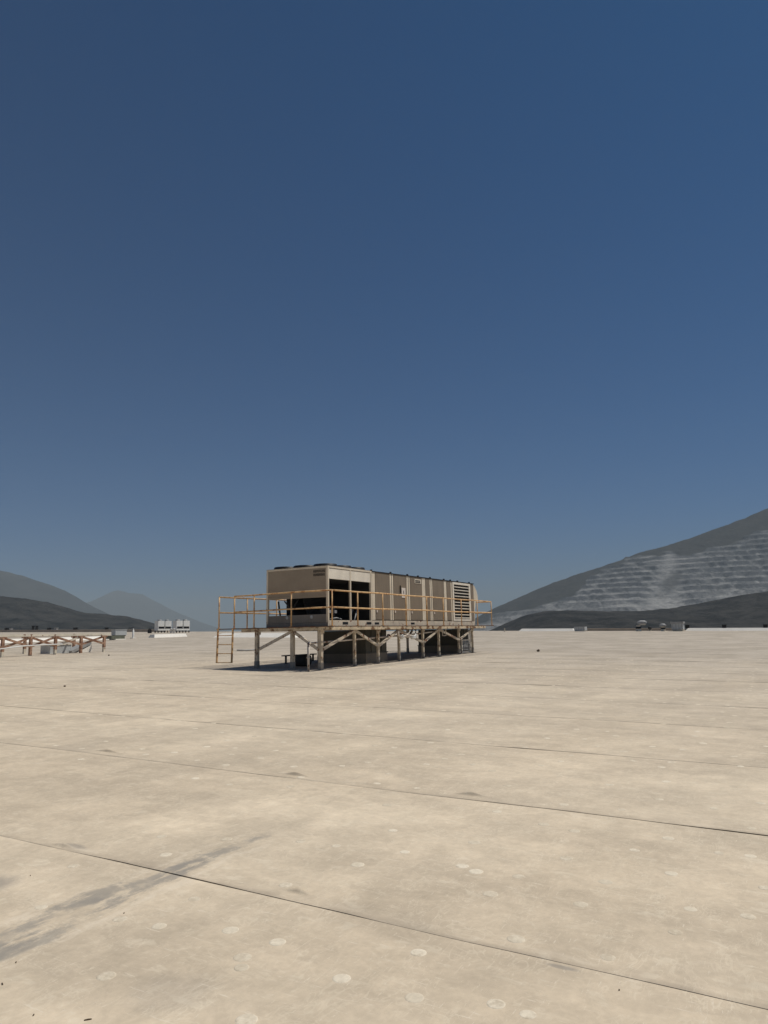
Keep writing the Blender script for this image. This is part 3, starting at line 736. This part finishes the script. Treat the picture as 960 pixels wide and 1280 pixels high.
# gas pipe behind the front posts
def world_tube(name, label, cat, pts, rad, mat, n=8):
    bm = bmesh.new(); o0 = Vector(pts[0]); tube(bm, [Vector(p)-o0 for p in pts], rad, n); o = obj(name, bm, mat, None, o0); return tag(o, label, cat)
gp = float((on_y(385.5, 815, CY+.60)-C)[0]); a_ = .60
P_ = lambda b, a, z: (CX+b, CY+a, CZ+z)
zp = [(gp, .86), (2.0, .93), (4., .98), (6.5, 1.05), (8.9, 1.17)]
pg = thing('gas_pipe', 'pale rusty pipe running behind the platform posts and elbowed down to the roof', 'pipe', P_(gp, a_, lg(gp, a_)))
o0 = Vector(pg.location)
def gpart(name, pts, r, mat='pipe'):
    bm = bmesh.new(); tube(bm, [Vector(p)-o0 for p in pts], r, 8); return obj(name, bm, mat, pg)
gpart('riser', [P_(gp, a_, lg(gp, a_)), P_(gp, a_, .80)], .038)
gpart('elbow', [P_(gp, a_, .78), P_(gp, a_, .83), P_(gp+.03, a_, .855), P_(gp+.09, a_, .862)], .046)
gpart('run', [P_(b+(.06 if i == 0 else 0), a_, z) for i, (b, z) in enumerate(zp)], .032)
gpart('drop', [P_(8.9, a_, 1.17), P_(8.93, a_, 1.24)], .034)
gpart('flange', [P_(gp, a_, .40), P_(gp, a_, .44)], .055)
for b in (4.6, 5.6): gpart('coupling', [P_(b, a_, .99+.012*b), P_(b+.09, a_, .992+.012*b)], .05)
# valves and drain fittings hung under the deck
vt = thing('drain_pipework', 'cluster of white valves and drain fittings hanging under the middle of the platform', 'pipework', P_(5.6, .28, HB))
def vpart(name, mat, pts, r): bm = bmesh.new(); tube(bm, pts, r, 10); obj(name, bm, mat, vt)
vpart('drop_pipe', 'pipe', [(-.8, 0, -.01), (-.8, 0, -.22), (-.7, 0, -.27), (.2, 0, -.25)], .045)
vpart('valve', 'white_metal', [(-.62, 0, -.27), (-.55, 0, -.27), (-.5, 0, -.27), (-.42, 0, -.27)], [.05, .10, .10, .05])
vpart('trap', 'white_metal', [(.2, 0, -.25), (.35, 0, -.32), (.5, 0, -.32), (.62, 0, -.24), (.64, 0, -.01)], [.05, .075, .08, .06, .045])
vpart('valve', 'pipe', [(-.2, 0, -.25), (-.12, 0, -.25), (-.02, 0, -.25), (.06, 0, -.25)], [.05, .085, .085, .05])
vpart('hand_wheel', 'rust', [(-.52, 0, -.17), (-.52, 0, -.12)], .07)
vpart('hanger', 'galv', [(-.1, 0, -.01), (-.1, 0, -.2)], .012)
# square strap hanger
sh = thing('strap_hanger', 'small square steel strap hanging under the deck near the louvred end', 'hanger', P_(8.85, .36, HB))
bm = bmesh.new(); prism(bm, (0, 0, -.002), (0, 0, -.28), .03, .03); prism(bm, (.33, 0, -.002), (.33, 0, -.28), .03, .03); prism(bm, (-.014, 0, -.29), (.344, 0, -.29), .03, .03); obj('strap', bm, 'brace', sh)
# louvred grille leaning by the end post
gl_b0, gl_b1 = bpx(577, .66, 806), bpx(588.5, .66, 806)
gr_ = thing('slatted_grille', 'white framed slatted grille standing between the last two posts under the louvred end', 'grille', P_(gl_b0, .66, lg(gl_b0, .66)))
wg = gl_b1-gl_b0; rise = GX*wg+.004
bobj('frame', 'white_frame', gr_, (0, .06, -.02, .02, .005, .62), (wg-.07, wg, -.02, .02, .005+rise, 1.0), (.06, wg-.07, -.02, .02, .01+rise, .085+rise), (.06, wg-.07, -.02, .02, .575, .62))
for i in range(7): bobj('slat', 'galv', gr_, (.06, wg-.07, -.012, .012, .13+i*.063+rise, .165+i*.063+rise))
# low bench-like pipe support and a drum
tb = thing('pipe_support', 'low dark steel trestle standing under the ladder side of the platform', 'trestle', P_(2.5, 3.75, lg(2.5, 3.75)))
L_ = 1.75
bobj('top_bar', 'black', tb, (-.12, L_+.1, -.10, .10, .27, .31))
for b in (.02, .55, 1.1, L_-.02): bobj('leg', 'black', tb, (b-.025, b+.025, -.03, .03, GX*b+.0, .268))
dr = thing('black_drum', 'black round drum lying on the roof in the shade beside the corner post', 'drum', P_(1.55, 2.3, lg(1.55, 2.3)))
bm = bmesh.new(); tube(bm, [(0, -.25, .2), (0, .25, .2)], .2, 20); db = obj('barrel', bm, 'rubber', dr)
for y in (-.25, .25): bm = bmesh.new(); tube(bm, [(0, y-.015, .203), (0, y+.015, .203)], .203, 20); obj('rim', bm, 'black', dr)

# ------------------------------------------------------------------ low rusty stand at the left
SY = 33.0; sx0 = 21.0
st = thing('equipment_stand', 'long low rusty equipment stand with cream top beam and crossed braces, nothing on it', 'stand', (sx0, SY, gz(sx0, SY)))
sz = lambda x, y: gz(sx0+x, SY+y)-gz(sx0, SY)
PX_ = [-3.6, -1.75, 0., 1.72, 3.4, 5.0, 6.0]
TOP = 1.0
tz_ = lambda x: TOP - .0*x
def xof(px, py): return float(on_y(px, py, SY)[0]-sx0)
PX_ = [-5.3, -3.4, -1.7, xof(3, 810), xof(38, 810), xof(69, 810), xof(101, 810), xof(130, 806)]
bobj('top_beam', 'cream', st, (PX_[0]-.3, PX_[-1]+.35, -.04, .04, TOP-.05, TOP+.06))
bobj('top_beam', 'cream', st, (PX_[0]-.3, PX_[-1]+.35, 2.46, 2.54, TOP-.05, TOP+.06))
for b in PX_: bobj('cross_beam', 'rust', st, (b-.04, b+.04, .05, 2.45, TOP-.06, TOP+.03))
for r_, y in ((0, 0.), (1, 2.5)):
    for i, b in enumerate(PX_):
        if r_ == 1 and i % 2 == 0: continue
        g = sz(b, y)
        bm = bmesh.new(); prism(bm, (b, y, g+.25), (b, y, TOP-.05), .125, .125); o = obj('post', bm, 'rust', st)
        bobj('foot', 'cream' if i % 2 else 'rust', o, (b-.06, b+.06, y-.06, y+.06, g, g+.25))
        bobj('head_plate', 'rust', o, (b-.17, b+.17, y-.052, y+.052, TOP-.13, TOP-.06))
for i in range(len(PX_)-1):
    b0, b1 = PX_[i], PX_[i+1]
    for (p0, p1, m_) in (((b0+.1, -.03, TOP-.13), (b1-.06, -.03, sz(b1, 0)+.45), 'rust'), ((b1-.1, .03, TOP-.13), (b0+.06, .03, sz(b0, 0)+.45), 'rust')):
        if i == len(PX_)-3 and p0[1] > 0: m_ = 'cream'
        bar('brace', m_, st, p0, p1, .06, .10)
ps = [on_y(-60, 818, SY-.25), on_y(0, 811.3, SY-.25), on_y(30, 807.5, SY-.25), on_y(60, 805.8, SY-.25), on_y(78, 805.2, SY-.25)]
world_tube('conduit', 'thin white pipe sloping along the front of the low rusty stand', 'pipe', [tuple(q) for q in ps], .028, 'white_metal')
# box and chute under the stand
bx0 = xof(77, 810)
pb = thing('plenum_box', 'grey sheet metal box sitting under the low rusty stand', 'box', (sx0+bx0, SY+.9, gz(sx0+bx0, SY+.9)))
bobj('casing', 'galv_pale', pb, (0, 1.25, 0, .8, .0, .44)); bobj('lid', 'cream', pb, (-.03, 1.28, -.03, .83, .44, .48))
cx_ = xof(101, 812)
ch = thing('metal_chute', 'slanted grey and white metal chute beside the grey box under the stand', 'chute', (sx0+cx_, SY+.7, gz(sx0+cx_, SY+.7)))
bm = bmesh.new()
pf = [(0, .0), (.12, .0), (1.2, .40), (1.2, .52), (1.08, .52), (0, .10)]
s = [[bm.verts.new((x, y, z+.02)) for x, z in pf] for y in (0, .6)]
for i in range(6): bm.faces.new((s[0][i], s[0][(i+1) % 6], s[1][(i+1) % 6], s[1][i]))
bm.faces.new(s[0]); bm.faces.new(s[1][::-1]); obj('tray', bm, 'galv', ch)
bm = bmesh.new()
pf = [(.35, .005), (1.22, .015), (1.20, .38)]
s = [[bm.verts.new((x, y, z)) for x, z in pf] for y in (-.02, .5)]
for i in range(3): bm.faces.new((s[0][i], s[0][(i+1) % 3], s[1][(i+1) % 3], s[1][i]))
bm.faces.new(s[0]); bm.faces.new(s[1][::-1]); obj('side_plate', bm, 'white', ch)

# ------------------------------------------------------------------ far things on the roof
def low_curb(name, label, cat, x0, y0, x1, y1, wdt, h, mat, slope=.45, grp=None):
    """long low curb with sloped sides and ends, following the roof"""
    a, b = Vector((x0, y0, 0)), Vector((x1, y1, 0)); d = (b-a).normalized(); s = Vector((-d.y, d.x, 0))
    bm = bmesh.new(); vs = []
    for ins, z in ((0, 0), (slope*h*1.6, h)):
        ins = min(ins, wdt*.48)
        for q in (a+d*ins+s*(-wdt/2+ins), b-d*ins+s*(-wdt/2+ins), b-d*ins+s*(wdt/2-ins), a+d*ins+s*(wdt/2-ins)):
            vs.append(bm.verts.new((q.x-x0, q.y-y0, gz(q.x, q.y)-gz(x0, y0)+z-(.02 if z == 0 else 0))))
    for f in ((0, 1, 5, 4), (1, 2, 6, 5), (2, 3, 7, 6), (3, 0, 4, 7), (4, 5, 6, 7), (3, 2, 1, 0)): bm.faces.new([vs[i] for i in f])
    o = obj(name, bm, mat, None, (x0, y0, gz(x0, y0))); return tag(o, label, cat, grp)
g1, g2 = ground(267, 796.6), ground(386, 796.2)
low_curb('roof_curb', 'long low white curb on the roof seen behind the ladder', 'roof curb', g1[0]+.6, g1[1], g1[0]+.6, g2[1], 1.6, .40, 'white', 1.1)
g1, g2 = on_x(650, 790, 84), on_x(720, 790, 84)
low_curb('roof_curb', 'cream curb on the far roof edge ending at the small grey box', 'roof curb', 84, g1[1], 84, g2[1], 1.1, .28, 'white', .7)
g1 = on_x(857, 789, 84)
low_curb('roof_curb', 'cream curb on the far roof edge with three small black boxes', 'roof curb', 84, g1[1], 84, -40, 1.1, .28, 'white', .7)
g1, g2 = on_x(721, 790, 84.3), on_x(855, 789, 84.3)
low_curb('roof_curb', 'dull tan stretch of curb between the two cream curbs', 'roof curb', 84.6, g1[1], 84.6, g2[1], .8, .27, 'tan_far', .15)
g1 = ground(189, 797.2)
low_curb('roof_curb', 'short white curb in front of the pair of white condensers', 'roof curb', g1[0], g1[1], g1[0]+4.6, g1[1], .9, .32, 'white', .3)
g1, g2 = ground(-60, 805), ground(133, 799.3)
low_curb('roof_curb', 'long white curb crossing behind the low rusty stand', 'roof curb', g1[0]-6, 57.6, 47.6, 57.6, 1.2, .30, 'white', .6)
low_curb('parapet', 'tan parapet strip along the roof edge behind the low rusty stand', 'parapet', 84, 88, 84, 168, .8, .42, 'tan_far', .2)
# pair of white condensers
def condenser(loc, label):
    t = thing('condenser_unit', label, 'condenser', loc, 'white condensers at the far roof edge')
    for x in (.1, 1.7, 3.3):
        for y in (.08, .9): bobj('leg', 'black', t, (x-.07, x+.07, y-.07, y+.07, -.1, .30))
    bobj('base_frame', 'white_metal', t, (0, 3.4, 0, 1., .30, .62))
    bobj('coil_band', 'black', t, (.06, 3.34, .06, .94, .62, 1.02))
    for x in (.0, 1.66, 3.3): bobj('upright', 'white_metal', t, (x, x+.1, .0, 1., .62, 1.02))
    for x0 in (0, 1.86):
        o = bobj('cabinet', 'white_metal', t, (x0, x0+1.54, 0, 1., 1.02, 2.05))
        bm = bmesh.new(); lathe(bm, ((.40, 0), (.40, .24), (.36, .25), (.34, .05), (.001, .04)), x0+.77, .5, 16, 2.05); obj('fan_ring', bm, 'galv', o)
    t.scale = (.76, .76, .80)
    return t
c1 = on_x(197.5, 792, 76); c2 = on_x(220.5, 792, 76)
cu = condenser((c1[0], c1[1], gz(c1[0], c1[1])+.1), 'white twin-cabinet condenser nearer the grey box and pole at the far roof edge')
dup(cu, (c2[0], c2[1], gz(c2[0], c2[1])+.1), 'white twin-cabinet condenser nearer the yellow ladder at the far roof edge')
for i, (x, s_) in enumerate(((213.8, 'nearer the grey box'), (217.3, 'nearer the ladder'))):
    g = on_x(x, 792.5, 74)
    t = tag(obj('vent_pipe', (lambda bm: (lathe(bm, ((.16, -.1), (.16, .50), (.20, .52), (.20, .62), (.001, .66)), 0, 0, 12), bm)[1])(bmesh.new()), 'white_metal', None, (g[0], g[1], gz(g[0], g[1]))), 'small white capped pipe between the two condensers, the one '+s_, 'vent pipe', 'white pipes between the condensers')
def ground_thing(name, label, cat, px_, py_, X=None, group=None):
    g = on_x(px_, py_, X) if X else ground(px_, py_)
    return thing(name, label, cat, (g[0], g[1], gz(g[0], g[1])), group)
t = ground_thing('dark_valve', 'small black fitting on the roof beside the shorter white curb', 'fitting', 187, 793, 74)
bobj('body', 'black', t, (-.2, .2, -.2, .2, 0, .45)); bm = bmesh.new(); tube(bm, [(0, -.25, .5), (0, 0, .62), (0, .3, .45)], .07, 8); obj('spout', bm, 'black', t)
t = ground_thing('hvac_box', 'pale grey box standing behind the end of the rusty stand', 'box', 149, 798, 58)
bobj('casing', 'galv_pale', t, (-.8, .8, -.3, .4, .12, .72)); bobj('lid', 'galv_pale', t, (-.84, .84, -.34, .44, .72, .76)); bobj('skid', 'black', t, (-.7, .7, -.25, .35, 0, .12))
t = ground_thing('skylight_box', 'low dark olive box with white skirt in front of the pale grey box', 'box', 144, 800, None)
bobj('casing', 'olive', t, (-.6, .9, -.2, .5, .1, .40)); bobj('skirt', 'white', t, (-.2, .95, -.3, .56, 0, .10))
t = ground_thing('antenna_pole', 'thin white pole with a dark crossbar on top near the pale grey box', 'pole', 166.3, 798, None)
bm = bmesh.new(); lathe(bm, ((.09, 0), (.09, .78), (.05, .8), (.04, 1.02)), 0, 0, 10); obj('pole', bm, 'white_metal', t)
bobj('crossbar', 'black', t, (-.5, .12, -.04, .04, .98, 1.05)); bobj('foot', 'white', t, (-.2, .2, -.2, .2, 0, .08))
# far right vents
def shade_vent(px_, py_, X, label, stem, head, hw, sh_):
    t = ground_thing('roof_vent', label, 'roof vent', px_, py_, X, 'vents on the far roof edge')
    bm = bmesh.new(); lathe(bm, ((stem*1.25, -.02), (stem*1.25, .22), (stem, .24), (stem, sh_)), 0, 0, 14); obj('stem', bm, 'cream', t)
    bm = bmesh.new(); lathe(bm, ((stem*1.3, sh_*.45), (stem*1.35, sh_*.75), (stem*1.1, sh_*.8)), 0, 0, 14); obj('collar', bm, 'black', t)
    return t, sh_
t, h_ = shade_vent(798.3, 789.3, 82, 'gooseneck roof vent with a sideways grey hood on a dark stem', .22, .3, .5, .62)
bm = bmesh.new(); tube(bm, [(0, 0, .60), (.0, -.05, .80), (.1, -.25, .90), (.25, -.65, .88), (.28, -.78, .78)], [.20, .24, .26, .25, .22], 12); obj('hood', bm, 'galv', t)
t, h_ = shade_vent(829, 789.2, 82, 'small round roof vent with a flat cap next to the large grey box', .18, .2, .3, .45)
bm = bmesh.new(); lathe(bm, ((.19, .45), (.34, .48), (.34, .66), (.2, .78), (.001, .80)), 0, 0, 14); obj('cap', bm, 'galv', t)
t, h_ = shade_vent(812.5, 788.5, 83, 'tiny dark round roof vent beside the gooseneck vent', .10, .2, .3, .25)
bm = bmesh.new(); lathe(bm, ((.12, .22), (.2, .26), (.2, .42), (.001, .46)), 0, 0, 12); obj('cap', bm, 'black', t)
t = ground_thing('exhaust_fan', 'large grey box exhaust unit on the far roof edge beside a black box', 'exhaust fan', 848, 788.6, 82)
bobj('curb', 'cream', t, (-.5, .5, -.5, .5, -.02, .16)); bobj('casing', 'galv_pale', t, (-.6, .6, -.55, .55, .16, .78), ); bobj('ribs', 'galv', t, *[(-.61, -.601, -.5+i*.3, -.44+i*.3, .18, .76) for i in range(4)])
bobj('lid', 'galv', t, (-.66, .66, -.62, .62, .78, .98))
t = ground_thing('exhaust_fan', 'small grey ribbed box at the end of the cream curb', 'exhaust fan', 726, 790.2, 82)
bobj('curb', 'cream', t, (-.5, .5, -.55, .55, -.02, .08)); bobj('casing', 'galv_pale', t, (-.5, .5, -.6, .6, .08, .50)); bobj('ribs', 'galv', t, *[(-.51, -.501, -.5+i*.27, -.42+i*.27, .1, .48) for i in range(4)])
for px_, lab in ((860, 'small black box on the cream curb right beside the large grey exhaust unit'), (906, 'small black box standing alone midway along the cream curb'), (957.5, 'small black box on the cream curb farthest from the exhaust unit')):
    t = ground_thing('junction_box', lab, 'box', px_, 789, 84.1, 'black boxes on the cream curb')
    bobj('casing', 'black', t, (-.18, .18, -.2, .2, .26, .60)); bobj('flap', 'black', t, (-.2, .2, -.24, .22, .60, .62))
t = ground_thing('marker_post', 'thin pale stub post on the roof edge near the platform end', 'post', 631, 789.5, 80)
bm = bmesh.new(); lathe(bm, ((.05, -.02), (.05, .38), (.07, .4), (.001, .43)), 0, 0, 8); obj('stub', bm, 'cream', t); bobj('foot', 'cream', t, (-.12, .12, -.12, .12, -.02, .03))
for px_, w_, lab in ((8, .5, 'wide dark vent on the tan parapet behind the braced stand'), (13.5, .25, 'grey vent on the tan parapet next to the wide dark vent'), (41, .14, 'thin black vent on the tan parapet, nearer the wide dark vent'), (45.5, .14, 'thin black vent on the tan parapet, nearer the low dark vent'), (61, .4, 'low dark vent on the tan parapet'), (70, .4, 'grey cowl on the tan parapet'), (94, .5, 'flat black vent on the tan parapet near the stand end'), (133, .35, 'dark square vent at the end of the tan parapet')):
    t = ground_thing('parapet_vent', lab, 'roof vent', px_, 793, 84, 'vents along the tan parapet')
    m_ = 'galv' if 'grey' in lab else 'black'
    hh = .7 if 'thin' in lab else .3; w_ *= .7
    bobj('body', m_, t, (-.2, .2, -w_, w_, .40, .4+hh)); bobj('cap', m_, t, (-.26, .26, -w_-.06, w_+.06, .4+hh, .46+hh))
g1, g2 = ground(296, 814.2), ground(319.5, 813.6)
world_tube('conduit', 'thin dark conduit lying on the roof beyond the ladder', 'conduit', [(g1[0], g1[1], g1[2]+.06), ((g1[0]+g2[0])/2, (g1[1]+g2[1])/2, (g1[2]+g2[2])/2+.045), (g2[0], g2[1], g2[2]+.06)], .035, 'galv')

# small debris on the membrane
def debris(px_, py_, sx, sy, sz_, rot, label):
    g = ground(px_, py_); rr = random.Random(int(px_*7+py_)); s0, wd = sheet_of(g[0])
    z = float(surf(np.array([g[0]]), np.array([g[1]]), s0, wd)[0])
    bm = bmesh.new(); bmesh.ops.create_icosphere(bm, subdivisions=2, radius=1)
    for v in bm.verts:
        f = 1+rr.uniform(-.22, .22); v.co = Vector((v.co.x*sx*f, v.co.y*sy*f, (v.co.z*f+.8)*sz_))
    o = obj('debris', bm, 'twig', None, (g[0], g[1], z)); o.rotation_euler = (0, 0, rot); tag(o, label, 'debris')
debris(673, 814.5, .12, .07, .06, .4, 'dark lump lying on the open roof beyond the platform end')
debris(110, 1275, .015, .003, .003, 2.4, 'dry curled leaf stalk on the near sheet below the grey stain')
debris(42, 1269, .006, .003, .003, .6, 'brown seed husk near the dry leaf stalk')
debris(3, 1230, .010, .003, .003, 1.2, 'thin brown twig scrap just below the grey stain')
debris(20, 1203, .006, .003, .003, .9, 'tiny brown scrap touching the edge of the grey stain')
debris(38, 1095, .004, .003, .003, .9, 'tiny black speck beside the smaller grey smudge')
debris(155, 1142, .004, .003, .003, .2, 'tiny dark speck beside a round plate near the grey band')
debris(774, 1238, .004, .003, .003, .2, 'tiny dark speck below the dark smudge on the lap')
debris(81, 858.5, .03, .025, .02, .3, 'small dark pebble on the roof between camera and rusty stand')
debris(136, 819.5, .045, .04, .03, .3, 'small dark stone beside the end post of the rusty stand')

# ------------------------------------------------------------------ air
hz = bpy.data.materials.new('haze'); hz.use_nodes = True; t_ = hz.node_tree; t_.nodes.clear()
ho = t_.nodes.new('ShaderNodeOutputMaterial'); pv = t_.nodes.new('ShaderNodeVolumePrincipled')
pv.inputs['Color'].default_value = (.69, .785, .815, 1); pv.inputs['Density'].default_value = 2.2e-4; pv.inputs['Anisotropy'].default_value = -.1
t_.links.new(pv.outputs[0], ho.inputs['Volume'])
bm = bmesh.new(); box(bm, -11000, 11000, -11000, 11000, -14.5, 590)
o = obj('haze', bm, hz); o['kind'] = 'stuff'
